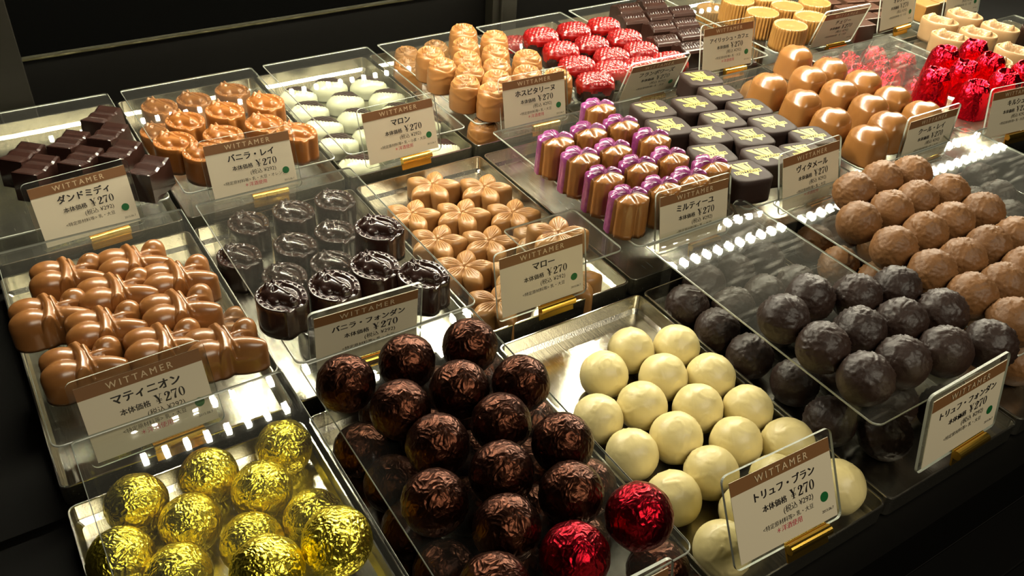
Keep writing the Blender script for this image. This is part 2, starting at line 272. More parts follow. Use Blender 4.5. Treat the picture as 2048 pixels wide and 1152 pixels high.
# --- horse head in a horseshoe
def horse_out(th):
    g = abs(((th+PI/2+PI) % (2*PI))-PI)          # angle away from the open end (-y)
    r = 1/sqrt((cos(th)/16.2)**2+(sin(th)/18.4)**2)
    return r*(1-.13*math.exp(-(g/.20)**2)+.06*math.exp(-((g-.52)/.15)**2))
def horse_h(x, y, t, th):
    g = abs(((th+PI/2+PI) % (2*PI))-PI)
    h = -2.6
    k = min(1, max(0, (g-.34)/.12))
    b = 1/(1+math.exp((.71-t)/.018))                # flat horseshoe band round the rim
    h += 2.3*b*k
    if t > .7:
        for s in range(7):
            a_ = .78+s*.355
            for sg in (1, -1):
                dth = ((th+PI/2-sg*a_+PI) % (2*PI))-PI
                d = hyp(dth*16, (t-.855)*17)
                if d < 2.2: h -= 1.25*math.exp(-(d/.85)**4)
        h += 1.0*math.exp(-((g-.44)/.10)**2)*math.exp(-((t-.90)/.10)**2)
    d, u = seg_d(x, y, -1.5, 7.5, 1.5, -8.5)       # long face
    R = 8.8-4.2*u
    if d < R and t < .95: h = smax(h, -2.6+7.0*sqrt(1-(d/R)**2)*(1-.12*u), 1.0)
    h = smax(h, -2.6+cap(x, y, -5.0, .8, 5.0, 6.0, 4.4), 1.4)     # cheek
    h = smax(h, -2.6+cap(x, y, 1.9, -10.6, 4.6, 3.8, 5.6), .8)    # muzzle
    d2, u2 = seg_d(x, y, .6, 7.0, 2.2, -6.5)
    if d2 < 1.6: h += .8*(1-(d2/1.6)**2)
    h += -1.9*gs(x, y, -2.4, 4.2, 1.15)-1.9*gs(x, y, 4.4, 4.0, 1.0)+.9*gs(x, y, -2.4, 6.2, .9)+.9*gs(x, y, 4.3, 5.9, .8)
    h += -1.7*gs(x, y, .6, -11.6, .75)-1.7*gs(x, y, 3.9, -11.0, .7)
    h += 3.0*gs(x, y, -3.4, 10.6, 1.25)+2.8*gs(x, y, 2.2, 11.2, 1.15)
    if y > 8.5 and t < .93: h += .35*sin(x*1.6+y*.4)
    return h
def mk_horse(name, mat):
    v, f, n = polar(horse_out, horse_h, 24, nth=128, nr=50, base=1.0, edge=.8)
    return mesh_obj(name, v, f, mat)

# --- lozenge with a dipped top
def mk_lozenge(mat):
    a = Vector((20.5, 24.0)); b = Vector((16.0, -14.0)); v = []; f = []
    nu, nv = 28, 10
    for j in range(nv+1):
        for i in range(nu+1):
            u, w = i/nu*2-1, j/nv*2-1
            p = a*u*.5+b*w*.5
            z = 23.5+1.9*abs(u)**2-.8*math.exp(-((u+.33)/.11)**2)+.8*math.exp(-((u-.05)/.14)**2)-.8*math.exp(-((u-.42)/.09)**2)
            d = min(1-abs(u), 1-abs(w)*1.0); z -= .8*max(0, 1-d/.08)
            v.append((p.x, p.y, z))
    top = len(v); ring = [i for i in range(nu+1)]+[j*(nu+1)+nu for j in range(1, nv+1)]+[nv*(nu+1)+i for i in range(nu-1, -1, -1)]+[j*(nu+1) for j in range(nv-1, 0, -1)]
    for j in range(nv):
        for i in range(nu):
            q = j*(nu+1)+i; f.append((q, q+nu+1, q+nu+2, q+1))
    for i in ring: v.append((v[i][0]*1.07, v[i][1]*1.07, 0))
    n = len(ring)
    for k in range(n): f.append((ring[k], ring[(k+1) % n], top+(k+1) % n, top+k))
    f.append(tuple(range(top+n-1, top-1, -1)))
    o = mesh_obj('lozenge_chocolate', [(x*.001, y*.001, z*.001) for x, y, z in v], f, mat, smooth=False)
    return o

# --- knotted parcel with two lobes, a twisted band and two ears
def knot_ells():
    return [(-12.5, 6.0, 11.5, 9.2, 0), (-10.5, -7.2, 12.5, 9.4, .12), (10, -7.0, 16.5, 7.6, -.20), (13.5, 8.5, 8.8, 7.4, .5), (0, 0, 9, 16.2, -.22)]
def mk_knot(mat):
    o0 = star_of(knot_ells())
    def out(th): return (o0(th-.05)+o0(th)*2+o0(th+.05))/4
    def h(x, y, t, th):
        B = -11.0; z = B
        z = smax(z, B+cap(x, y, -12.5, 6.0, 13.5, 10.5, 11.0), 1.2)
        z = smax(z, B+cap(x, y, -10.5, -7.0, 13.5, 10.0, 11.4, .12), 1.2)
        z = smax(z, B+cap(x, y, 11, -6.6, 19, 7.2, 10.0, -.22), 1.2)
        z = smax(z, B+cap(x, y, 14, 8.6, 9.6, 7.2, 12.6, .5), 1.4)
        z = smax(z, B+cap(x, y, 9, 1.6, 13, 4.2, 9.6, .25), 1.0)
        bx = x-2.2*sin((y+14)/28*PI)
        d, u = seg_d(bx, y, -4.0, 14.5, 1.0, -13.0)
        w = 4.6
        if d < w: z = smax(z, B+12.2*sqrt(1-(d/w)**2)*(1-.10*abs(2*u-1)), 1.8)
        d3, u3 = seg_d(x, y, 2.0, 6.5, 7.8, -11.0)
        w3 = 3.4-1.6*u3
        if d3 < w3: z = smax(z, B+12.3*sqrt(1-(d3/w3)**2)*(1-.28*u3), 1.0)
        return z
    v, f, n = polar(out, h, 24, nth=140, nr=48, base=1.0, edge=1.8, side=lambda q: q, nside=6)
    return mesh_obj('knot_chocolate', v, f, mat)

# --- two tone shell
def mk_marron(white, dark):
    def out(th):
        c = cos(th); return (1/sqrt((c/20.5)**2+(sin(th)/14.2)**2))*(1-.10*max(0, c)**3)+1.6*math.exp(-((th if th < PI else th-2*PI)/.22)**2)
    def line(x): return -4.4+.030*(x-2)**2-.14*x
    def h(x, y, t, th):
        z = 15*(sqrt(max(0, 1-t*t*.96))-1)*.96
        d = y-line(x)
        if d < 0 and d > -6.5 and x > -15: z += .40*sin(x*2.1)*(1+d/6.5)
        if d >= 0: z = -1.9-3.0*t**6-.02*d-max(0, abs(x)-9)*.5+.20*sin(x*1.2+y*1.2)
        return z
    v, f, n = polar(out, h, 20, nth=120, nr=40, base=1.0, edge=.4, side=lambda q: q)
    fa, fb = [], []
    for k, q in enumerate(f):
        x = sum(v[i][0] for i in q)/len(q)*1000; y = sum(v[i][1] for i in q)/len(q)*1000
        (fb if (k < n or len(q) == 4) and y > line(x)+.1 else fa).append(q)
    o = mesh_obj('chestnut_chocolate', v, fa, white)
    used = sorted({i for q in fb for i in q}); mp = {i: k for k, i in enumerate(used)}
    mesh_obj('dark_cap', [v[i] for i in used], [tuple(mp[i] for i in q) for q in fb], dark, o)
    return o

# --- rose bud
def mk_rose(mat):
    def out(th): return 14.7+.4*cos(3*th+.4)
    def h(x, y, t, th):
        z = 10*(sqrt(max(0, 1-(t*.93)**2))-1)
        for lay, (r0, n, ph) in enumerate(((.93, 3, .3), (.66, 3, 1.3), (.40, 3, .6), (.2, 1, 0))):
            a = ((th+ph)*n/(2*PI)) % 1
            rr = r0*(1-.32*abs(a-.5)**1.5*2)
            if t < rr: z += .3+1.7*max(0, 1-(rr-t)/.14)
            if abs(t-rr-.03) < .05: z -= 1.1*(1-abs(t-rr-.03)/.05)
        return z
    def sf(th, q):
        a = ((th+.3)*3/(2*PI)) % 1
        return 1+.03*math.exp(-((q-.12-.45*abs(a-.5))/.05)**2)
    v, f, n = polar(out, h, 31, nth=110, nr=44, base=1.08, edge=1.8, side=lambda q: min(1, q*2)*(1-.5*max(0, q-.6)), nside=18, sidef=sf)
    return mesh_obj('rose_chocolate', v, f, mat)

# --- raspberry glazed on a dark block
def mk_raspberry(red, dark):
    def out(th):
        c, s = abs(cos(th)), abs(sin(th)); return 1/((c/20.0)**2.8+(s/16.2)**2.8)**(1/2.8)
    pts = []
    for j in range(-5, 6):
        for i in range(-6, 7):
            pts.append((i*4.6+(j % 2)*2.3+random.uniform(-.5, .5), j*4.0+random.uniform(-.5, .5)))
    def h(x, y, t, th):
        z = 9*(sqrt(max(0, 1-(t*.97)**2))-1)
        if t < .93: z += 2.7*max(sqrt(max(0, 1-((x-a)**2+(y-b)**2)/7.8)) for a, b in pts)
        return z-3*gs(x, y, 14, -11, 3)
    v, f, n = polar(out, h, 23, nth=110, nr=44, base=.97, edge=1.5, side=lambda q: q, nside=8, sidef=lambda th, q: 1+.03*(1-q)*cos(th*12))
    fa, fb = [], []
    for k, q in enumerate(f):
        z = max(v[i][2] for i in q); th = math.atan2(v[q[0]][1], v[q[0]][0])
        (fb if k < n or (len(q) == 4 and z > .0115+.002*sin(th*7)+.002*cos(th*3)) else fa).append(q)
    o = mesh_obj('raspberry_chocolate', v, fa, dark)
    used = sorted({i for q in fb for i in q}); mp = {i: k for k, i in enumerate(used)}
    mesh_obj('red_glaze', [v[i] for i in used], [tuple(mp[i] for i in q) for q in fb], red, o)
    return o

# --- block with a diagonal ridge crest
def mk_ridged(mat):
    v = []; f = []; nx, ny = 60, 16
    for j in range(ny+1):
        for i in range(nx+1):
            x, y = i/nx*2-1, j/ny*2-1
            X, Y = x*15.5, y*14
            w = max(0, 1-abs(y-.05)/.5)
            s = abs(((i/nx)*9+y*.9) % 1-.5)*2
            z = 17+4.5*sqrt(max(0, 1-y*y*.9))+3.4*(s-.3)*min(1, w*2.2)
            e = 1-max(abs(x), abs(y)); z -= 1.5*max(0, 1-e/.06)
            v.append((X, Y, z))
    ring = [i for i in range(nx+1)]+[j*(nx+1)+nx for j in range(1, ny+1)]+[ny*(nx+1)+i for i in range(nx-1, -1, -1)]+[j*(nx+1) for j in range(ny-1, 0, -1)]
    for j in range(ny):
        for i in range(nx): q = j*(nx+1)+i; f.append((q, q+1, q+nx+2, q+nx+1))
    b = len(v); n = len(ring)
    for i in ring: v.append((v[i][0]*1.03, v[i][1]*1.03, 0))
    for k in range(n): f.append((ring[(k+1) % n], ring[k], b+k, b+(k+1) % n))
    f.append(tuple(range(b+n-1, b-1, -1)))
    return mesh_obj('ridged_chocolate', [(x*.001, y*.001, z*.001) for x, y, z in v], f, mat, smooth=False)

# --- fluted cup with a domed lid
def mk_cup(mat, name='fluted_cup_chocolate', R=19.6, H=27, nut=False):
    def out(th): return R
    def h(x, y, t, th):
        z = .9*math.exp(-((t-.96)/.04)**2)+(-.6 if t < .9 else 0)+.9*math.exp(-(t/.16)**2)
        if nut: z += 1.6*noise.noise(Vector((x*.45, y*.45, 2)))+1.2*abs(noise.noise(Vector((x*.9, y*.9, 5))))
        return z+.35*cos(48*th)*(1 if t > .9 else 0)
    v, f, n = polar(out, h, H, nth=192, nr=22, base=1.05, edge=.9, side=lambda q: q, nside=8,
                    sidef=lambda th, q: 1+.045*cos(32*th)-.03)
    return mesh_obj(name, v, f, mat)

# --- five petalled blossom
def mk_flower(mat):
    def out(th):
        a = abs((th*5/(2*PI)+.25) % 1-.5)*2          # 1 between petals .. 0 on the petal axis
        return 25.0*(1-.45*a**1.35)+.7*math.exp(-(a/.16)**2)
    def h(x, y, t, th):
        u = (th*5/(2*PI)+.25) % 1-.5
        a = abs(u)*2
        z = 1.8*sin(min(1, t*1.05)*PI)*(1-a*a)-2.2*a**4*min(1, t*2.4)*(1-.3*t)-2.0*(max(0, t-.72)/.28)**2
        z -= 2.6*math.exp(-(t/.15)**2)
        if .16 < t < .80:
            env = sin((t-.16)/.64*PI)
            for g in (-.26, -.13, 0, .13, .26): z -= 1.25*env*math.exp(-((u-g*(1.1-t*.25))/.026)**2)
        for k in range(5):
            q = 2*PI*k/5+.2; z += 1.7*gs(x, y, 2.0*cos(q), 2.0*sin(q), .8)
        return z
    v, f, n = polar(out, h, 20, nth=220, nr=40, base=1.02, edge=1.8, side=lambda q: q)
    return mesh_obj('blossom_chocolate', v, f, mat)

# --- tall fluted violet, painted petals on the back half
def mk_violet(tan, purple):
    def ua(th): return ((th-PI/2)*5/(2*PI)+.5) % 1-.5
    def out(th):
        a = abs(ua(th))*2
        return 16.6*(1-.19*a**2.6)-.6*math.exp(-((ua(th))/.08)**2)
    def h(x, y, t, th):
        u = ua(th); a = abs(u)*2
        z = 1.7*sin(min(1, t)*PI*.9)*(1-a**2)-2.2*a**6*min(1, t*2)-1.3*t*t
        for g in (-.2, 0, .2): z += (1.0 if sin(th) > -.2 else .25)*sin(min(1, t*1.1)*PI)*math.exp(-((u-g)/.05)**2)
        return z-1.2*math.exp(-(t/.13)**2)
    v, f, n = polar(out, h, 33, nth=170, nr=34, base=1.06, edge=1.3, side=lambda q: q, nside=8,
                    sidef=lambda th, q: 1+.025*cos(15*(th-PI/2))*min(1, q*4))
    fa, fb = [], []
    for k, q in enumerate(f):
        x = sum(v[i][0] for i in q)/len(q); y = sum(v[i][1] for i in q)/len(q); th = math.atan2(y, x)
        z = sum(v[i][2] for i in q)/len(q)
        (fb if len(q) < 5 and (k < n and sin(th) > -.2 or (k >= n and cos(th) < -.3 and sin(th) > -.2)) else fa).append(q)
    o = mesh_obj('violet_chocolate', v, fa, tan)
    used = sorted({i for q in fb for i in q}); mp = {i: k for k, i in enumerate(used)}
    mesh_obj('painted_petals', [v[i] for i in used], [tuple(mp[i] for i in q) for q in fb], purple, o)
    return o

# --- square with printed emblem
def mk_square(dark, yellow):
    def out(th):
        c, s = abs(cos(th)), abs(sin(th)); return 1/((c/19.0)**4.4+(s/18.4)**4.4)**(1/4.4)
    v, f, n = polar(out, lambda x, y, t, th: 0, 22, nth=72, nr=8, base=1.02, edge=.8, side=lambda q: q)
    o = mesh_obj('emblem_square_chocolate', v, f, dark)
    z = 22.08
    P = []
    def poly(pts): P.append([(x, y) for x, y in pts])
    # slanted bars of the W, the I and the banner with its lower points
    poly([(-12.5, 11.8), (-6.0, 11.8), (-6.9, 10.4), (-1.4, 1.2), (-4.6, 1.2)])
    poly([(-11.2, 11.8), (-12.5, 11.8), (-4.6, 1.2), (-3.6, 1.2)])
    poly([(-4.8, 11.8), (-2.2, 11.8), (2.8, 1.2), (-.4, 1.2)])
    poly([(-1.2, 11.8), (.3, 11.8), (4.2, 3.0), (3.2, 1.2)])
    poly([(1.4, 11.8), (2.2, 11.8), (5.6, 1.2), (4.6, 1.2)])
    poly([(1.0, 11.8), (7.8, 11.8), (7.8, 10.6), (1.0, 10.6)])
    poly([(5.0, 10.7), (6.6, 10.7), (6.2, 1.2), (5.4, 1.2)])
    poly([(-11.4, 1.0), (11.4, 1.0), (11.4, .35), (-11.4, .35)])
    poly([(-11.4, -2.7), (11.4, -2.7), (11.4, -3.35), (-11.4, -3.35)])
    poly([(-11.4, .4), (-10.6, .4), (-10.6, -2.8), (-11.4, -2.8)])
    poly([(10.6, .4), (11.4, .4), (11.4, -2.8), (10.6, -2.8)])
    poly([(-7.6, -3.3), (-1.2, -3.3), (-4.2, -8.2)])
    poly([(1.6, -3.3), (8.0, -3.3), (5.2, -8.2)])
    vv = []; ff = []
    for p in P:
        b = len(vv); vv += [(x*.00112, (y-.9)*.00112, z*.001) for x, y in p]
        ar = sum(p[i][0]*p[(i+1) % len(p)][1]-p[(i+1) % len(p)][0]*p[i][1] for i in range(len(p)))
        idx = list(range(b, b+len(p)))
        ff.append(tuple(idx if ar > 0 else idx[::-1]))
    tv, tf = text_data('WITTAMER', 2.9*.001, bold=.03, spacing=1.18)
    xs = [p[0] for p in tv]; cx = (min(xs)+max(xs))/2; k = .0198/(max(xs)-min(xs))
    b = len(vv); vv += [((x-cx)*k*1.12, (y-.00105)*k*1.12-.00118*1.12-.00101, z*.001) for x, y, q in tv]; ff += [tuple(b+i for i in q) for q in tf]
    mesh_obj('printed_emblem', vv, ff, yellow, o, smooth=False)
    return o

# --- heart
def mk_heart(mat):
    def out(th):
        a = th-PI/2                                   # notch at +y, point at -y
        a = (a+PI) % (2*PI)-PI; b = abs(a)
        r = 16.6*(1-.24*math.exp(-(b/.26)**2)+.05*math.exp(-((b-.85)/.5)**2)-.05*math.exp(-((b-2.2)/.5)**2)+.12*math.exp(-((b-PI)/.30)**2))
        return r
    def h(x, y, t, th):
        return 8.5*(1-abs(t)**3.0)-8.5-2.2*math.exp(-(x/2.6)**2)*max(0, y-2)/12
    v, f, n = polar(out, h, 29, nth=110, nr=34, base=1.18, edge=.6, side=lambda q: q**.85, nside=12)
    return mesh_obj('heart_chocolate', v, f, mat)

# --- foil wrapped cup with a twisted crater
def mk_foilcup(mat):
    def out(th): return 14.8+.5*noise.noise(Vector((cos(th)*2, sin(th)*2, 3)))
    def h(x, y, t, th):
        z = 2.6*math.exp(-((t-.62)/.16)**2)-3.4*math.exp(-(t/.36)**2)-3.2*max(0, t-.7)/.3
        z += 1.5*sin(th*2+t*8)*math.exp(-((t-.45)/.25)**2)+1.2*noise.noise(Vector((x*.22, y*.22, 1)))
        return z+.5*abs(noise.noise(Vector((x*.6, y*.6, 4))))
    v, f, n = polar(out, h, 32, nth=96, nr=30, base=1.22, edge=3.0, side=lambda q: q**.8, nside=12,
                    sidef=lambda th, q: 1+.02*noise.noise(Vector((cos(th)*5, sin(th)*5, q*3))))
    return mesh_obj('red_foil_chocolate', v, f, mat)

# --- oval plaque with a shoe like relief
def mk_oval(mat):
    def out(th): return 1/sqrt((cos(th)/16.4)**2+(sin(th)/23)**2)
    def h(x, y, t, th):
        z = -3.6+3.2*math.exp(-((t-.92)/.08)**4)
        d, u = seg_d(x, y, -2, 12, 2, -9)
        w = 7.2-2.6*sin(u*PI)-1.0*u
        if d < w: z = smax(z, -3.6+7.0*sqrt(1-(d/w)**2)*(1.15-.3*u), .7)
        z += 2.0*gs(x, y, -1, 10, 2)-3.0*gs(x, y, 2, -5.5, 2.2)+3.0*gs(x, y, 2, -13.5, 2.6)
        z += .45*sin(x*2.1)*sin(y*1.9)*(1 if t < .8 else 0)
        return z
    v, f, n = polar(out, h, 27, nth=110, nr=40, base=.93, edge=1.0, side=lambda q: q)
    return mesh_obj('oval_plaque_chocolate', v, f, mat)

def mk_bar(mat):
    v, f = box_data(-.0145, .0145, -.0115, .0115, 0, .021)
    o = mesh_obj('flat_chocolate_bar', v, f, mat, smooth=False)
    return bevel(o, .0012, 2)
def mk_csq(mat):
    v, f = box_data(-.015, .015, -.015, .015, 0, .022)
    return bevel(mesh_obj('caramel_square_chocolate', v, f, mat, smooth=False), .0018, 2)

# --- balls
def ico(sub):
    bm = bmesh.new(); bmesh.ops.create_icosphere(bm, subdivisions=sub, radius=1)
    v = [x.co.copy() for x in bm.verts]; f = [tuple(q.index for q in p.verts) for p in bm.faces]; bm.free()
    return v, f
ICO = ico(5)
def mk_ball(name, mat, R, kind, seed):
    v, f = ICO; out = []
    off = Vector((seed*3.7, seed*1.9, seed*5.1))
    ax = Vector((random.uniform(-1, 1), random.uniform(-1, 1), 1.4)).normalized()
    for p in v:
        if kind == 'truffle':
            q = p*1.5+off; w = noise.noise_vector(p*1.3+off)*.8
            s = noise.noise(Vector((q.x*5+w.x*4, q.y*1.6+w.y*3, q.z*2.2)))
            r = 1+.035*noise.noise(q)+.062*max(0, 1-abs(s)*6.5)**1.4*max(0, min(1, (p.dot(ax)+.35)*1.6))+.012*noise.noise(p*7+off)
            r += .05*max(0, noise.noise(p*3.2+off*2)-.35)
        elif kind == 'white':
            w = noise.noise_vector(p*1.1+off)
            s = noise.noise(p*1.6+off+w)
            r = 1+.03*noise.noise(p*1.4+off)+.022*max(0, 1-abs(s)*9)*max(0, p.dot(ax)+.4)+.006*noise.noise(p*9+off)
        else:
            q = p*2.2+off
            r = 1+.03*noise.noise(q)+.028*(abs(noise.noise(p*5+off))-.2)+.02*abs(noise.noise(Vector((p.x*14, p.y*14, p.z*6))+off))
        if r*p.z < -.94: pass
        z = max(r*p.z, -.955)
        out.append((r*p.x*R, r*p.y*R, (z+.955)*R))
    return mesh_obj(name, out, f, mat)

# ------------------------------------------------------------------ lettering
_T = {}
def text_data(s, size, bold=0., spacing=1., shear=0.):
    if bold:
        v0, f0 = text_data(s, size, 0., spacing); V = []; F = []
        for kk, (dx, dy) in enumerate(((-1, -.6), (1, -.6), (-1, .6), (1, .6))):
            b_ = len(V); V += [(x+dx*bold*size, y+dy*bold*size, z+kk*.00002) for x, y, z in v0]; F += [tuple(b_+i for i in q) for q in f0]
        return V, F
    key = (s, bold, spacing)
    if key not in _T:
        c = bpy.data.curves.new('lettering', 'FONT'); c.body = s; c.size = 1.; c.space_character = spacing; c.resolution_u = 4
        o = bpy.data.objects.new('lettering', c); COL.objects.link(o)
        dg = bpy.context.evaluated_depsgraph_get(); dg.update()
        m = bpy.data.meshes.new_from_object(o.evaluated_get(dg))
        _T[key] = ([tuple(v.co) for v in m.vertices], [tuple(p.vertices) for p in m.polygons])
        bpy.data.objects.remove(o); bpy.data.curves.remove(c); bpy.data.meshes.remove(m)
    v, f = _T[key]
    return [(x*size+y*size*shear, y*size, 0) for x, y, z in v], f

def strip(pts):
    """pts: (x, y, left offset vector, right offset vector) -> ribbon"""
    v = []; f = []
    for x, y, ax, ay, bx, by in pts: v += [(x+ax, y+ay, 0), (x+bx, y+by, 0)]
    for k in range(len(pts)-1): f.append((2*k, 2*k+1, 2*k+3, 2*k+2))
    return v, f
def quad(a, b, c, d): return [(p[0], p[1], 0) for p in (a, b, c, d)], [(0, 1, 2, 3)]
def numeral_parts():
    """fat-and-thin serif price figures, one unit tall"""
    G = {}
    # yen
    g = MB()
    g.add(quad((.02, 1), (.26, 1), (.48, .5), (.34, .42))); g.add(quad((.62, 1), (.68, 1), (.47, .5), (.41, .5)))
    g.add(quad((.34, .02), (.34, .5), (.48, .5), (.48, .02)))
    for y in (.26, .40): g.add(quad((.12, y), (.70, y), (.70, y+.06), (.12, y+.06)))
    for a, b, y in ((-.04, .32, .96), (.52, .80, .96), (.22, .60, 0)): g.add(quad((a, y), (b, y), (b, y+.045), (a, y+.045)))
    G['¥'] = (g, .95)
    # zero
    g = MB(); n = 28; v = []; f = []
    for i in range(n):
        t = 2*PI*i/n; v += [(.32+.30*cos(t), .5+.5*sin(t), 0), (.32+.135*cos(t), .5+.455*sin(t), 0)]
    for i in range(n): j = (i+1) % n; f.append((2*i, 2*j, 2*j+1, 2*i+1))
    g.add((v, f)); G['0'] = (g, .72)
    # seven
    g = MB()
    g.add(quad((.04, .99), (.04, .84), (.62, .86), (.62, .99))); g.add(quad((.04, .99), (.04, .62), (.08, .66), (.12, .86)))
    p = [(.60, .93, .02), (.46, .66, .045), (.36, .42, .075), (.31, .2, .10), (.30, 0, .10)]
    g.add(strip([(x, y, -w, 0, w, 0) for x, y, w in p])); G['7'] = (g, .72)
    # two
    g = MB()
    p = []
    for k in range(13):
        a = PI*1.02-PI*1.05*k/12; w = .03+.09*math.exp(-((a-.1)/.55)**2)+.02
        p.append((.31+.20*cos(a), .74+.215*sin(a), -w*cos(a), -w*sin(a), w*cos(a), w*sin(a)))
    p += [(.46, .55, -.09, .06, .08, -.02), (.30, .34, -.06, .05, .05, -.04), (.14, .16, -.04, .04, .04, -.03), (.07, .05, -.03, .05, .05, -.04)]
    g.add(strip(p)); g.add(quad((.05, .0), (.60, .0), (.62, .14), (.08, .14))); g.add(quad((.55, .1), (.62, .1), (.64, .30), (.60, .30)))
    n = 14; v = [(.15, .70, 0)]+[(.15+.085*cos(2*PI*i/n), .70+.095*sin(2*PI*i/n), 0) for i in range(n)]
    g.add((v, [(0, 1+i, 1+(i+1) % n) for i in range(n)])); G['2'] = (g, .72)
    return G
def price_data(s, h):
    G = numeral_parts(); m = MB(); x = 0
    for c in s:
        g, w = G[c]; m.add(([((a+x)*h, b*h, 0) for a, b, z in g.v], g.f)); x += w
    return m.v, m.f, x*h
# ------------------------------------------------------------------ materials
M = {}
M['dark'] = pmat('dark_chocolate', (58, 34, 25), .30, coat=.25, bump=.12, bscale=500., var=.25)
M['dark_gloss'] = pmat('dark_chocolate_gloss', (50, 30, 24), .25, coat=.3, bump=.05, bscale=300.)
M['cocoa'] = pmat('dark_truffle_coating', (54, 36, 28), .48, coat=0., spec=.4, bump=.3, bscale=420., var=.25)
M['milk'] = pmat('milk_chocolate', (160, 106, 56), .30, coat=.25, var=.12, bump=.05, bscale=300.)
M['milk_dull'] = pmat('milk_truffle_coating', (142, 98, 56), .52, coat=0., spec=.35, bump=.3, bscale=450., var=.16)
M['milk_horse'] = pmat('amber_milk_chocolate', (168, 104, 46), .28, coat=.35, bump=.05, bscale=300., var=.1)
M['blossom'] = pmat('pale_milk_chocolate', (180, 130, 74), .40, coat=.05, var=.1, bump=.05, bscale=400.)
M['rose'] = pmat('rose_milk_chocolate', (176, 120, 64), .34, coat=.15, var=.1)
M['white'] = pmat('white_chocolate', (250, 232, 164), .42, coat=.04, bump=.12, bscale=250., var=.06)
M['shell_white'] = pmat('white_shell', (240, 240, 206), .22, coat=.4, var=.04)
M['cap'] = pmat('dark_shell_cap', (52, 32, 28), .35, coat=.2, bump=.3, bscale=300.)
M['red'] = pmat('red_glaze', (150, 10, 8), .26, coat=.3, var=.2)
M['tan'] = pmat('tan_chocolate', (166, 112, 58), .26, coat=.3, var=.1, bump=.06, bscale=300.)
M['purple'] = pmat('violet_paint', (120, 36, 98), .2, coat=.6, var=.5, vscale=260., tint=(166, 84, 146))
M['yellow'] = pmat('yellow_print', (246, 224, 84), .5)
M['gold_cup'] = pmat('golden_milk_chocolate', (178, 128, 62), .38, coat=.1, var=.1)
M['oval'] = pmat('pale_caramel_chocolate', (204, 164, 116), .36, coat=.15, var=.1)
M['square'] = pmat('satin_dark_chocolate', (50, 34, 28), .6, spec=.2, bump=.04, bscale=300., var=.1)
M['bar'] = pmat('brown_bar', (92, 60, 44), .35, coat=.15, var=.2, bump=.1)
M['gold_foil'] = foil_mat('gold_foil', (255, 236, 84), .27, 230., .6)
M['brown_foil'] = foil_mat('brown_foil', (66, 38, 27), .32, 190., .42)
M['red_foil'] = foil_mat('red_foil', (236, 22, 44), .24, 150., .5)
M['ruby_foil'] = foil_mat('ruby_foil', (130, 12, 26), .3, 190., .45)
M['clear'] = clear_mat('clear_acrylic', dust=.008)
M['clear_worn'] = clear_mat('worn_clear_acrylic', dust=.02, gloss_rough=.025, scratch=True)
M['edge'] = pmat('acrylic_edge', (196, 200, 186), .25, coat=.3)
M['paper'] = pmat('card_paper', (232, 220, 190), .6)
M['band'] = pmat('card_band', (134, 92, 52), .5)
M['band_text'] = pmat('band_lettering', (226, 200, 160), .5)
M['ink'] = pmat('black_ink', (26, 20, 20), .5)
M['pink_ink'] = pmat('pink_ink', (206, 50, 80), .5)
M['green'] = pmat('green_dot', (14, 104, 48), .5)
M['brass'] = pmat('polished_brass', (232, 190, 84), .26, 1.)
M['black'] = pmat('black_panel', (9, 8, 6), .62, bump=.05, spec=.08)
M['black_matt'] = pmat('matt_black', (5, 5, 4), .7, spec=.05)
M['olive'] = pmat('dark_olive_frame', (24, 22, 15), .5, spec=.2)
M['rail'] = pmat('steel_rail', (96, 92, 68), .35, 1., bump=1., bscale=150.)

def steel():
    m, N, L = new_mat('brushed_steel'); b = N['Principled BSDF']
    b.inputs['Base Color'].default_value = lin((222, 218, 202)); b.inputs['Metallic'].default_value = 1.
    tc = N.new('ShaderNodeTexCoord'); mp = N.new('ShaderNodeMapping'); mp.inputs['Scale'].default_value = (900, 25, 900)
    t = N.new('ShaderNodeTexNoise'); t.inputs['Scale'].default_value = 1.; t.inputs['Detail'].default_value = 2.
    L.new(tc.outputs['Object'], mp.inputs[0]); L.new(mp.outputs[0], t.inputs[0])
    mr = N.new('ShaderNodeMapRange'); mr.inputs[3].default_value = .15; mr.inputs[4].default_value = .32
    L.new(t.outputs[0], mr.inputs[0]); L.new(mr.outputs[0], b.inputs['Roughness'])
    bp = N.new('ShaderNodeBump'); bp.inputs['Strength'].default_value = .12; bp.inputs['Distance'].default_value = .0005
    L.new(t.outputs[0], bp.inputs['Height']); L.new(bp.outputs[0], b.inputs['Normal'])
    return m
M['steel'] = steel()

# ------------------------------------------------------------------ the case
def struct(name, vf, m, smooth=False):
    return tag(mesh_obj(name, vf[0], vf[1], m, smooth=smooth), kind='structure')
RIM = {0: .0037, 1: 0., 2: -.0037}
ST = .0165                                            # tray height
YR = {0: (.2431, .490), 1: (0., .232), 2: (-.2488, -.011)}
SHELF = {0: .024, 1: .028, 2: .034}
fl = MB()
for r, (a, b) in {0: (.2375, .530), 1: (-.0055, .2375), 2: (-.262, -.0055)}.items():
    fl.add(box_data(-.55, 1.75, a, b, -.06, RIM[r]-ST-.0004))
tag(fl.build('floor', M['black']), kind='structure')
struct('trim_1', box_data(-.55, 1.75, -.2665, -.262, -.075, -.0205), M['black'])
lg = box_data(-.55, 1.75, -.300, -.2665, -.085, -.075)
tag(bevel(mesh_obj('trim_2', lg[0], lg[1], M['black'], smooth=False), .001), kind='structure')
struct('wall_front', box_data(-.55, 1.75, -.31, -.300, -.6, -.078), M['black'])
struct('wall_left', box_data(-.56, -.55, -.31, .95, -.6, .40), M['black_matt'])
struct('wall_right', box_data(1.75, 1.76, -.31, .95, -.6, .40), M['black_matt'])
struct('wall_back', box_data(-.55, 1.75, .93, .95, -.6, .40), M['black_matt'])
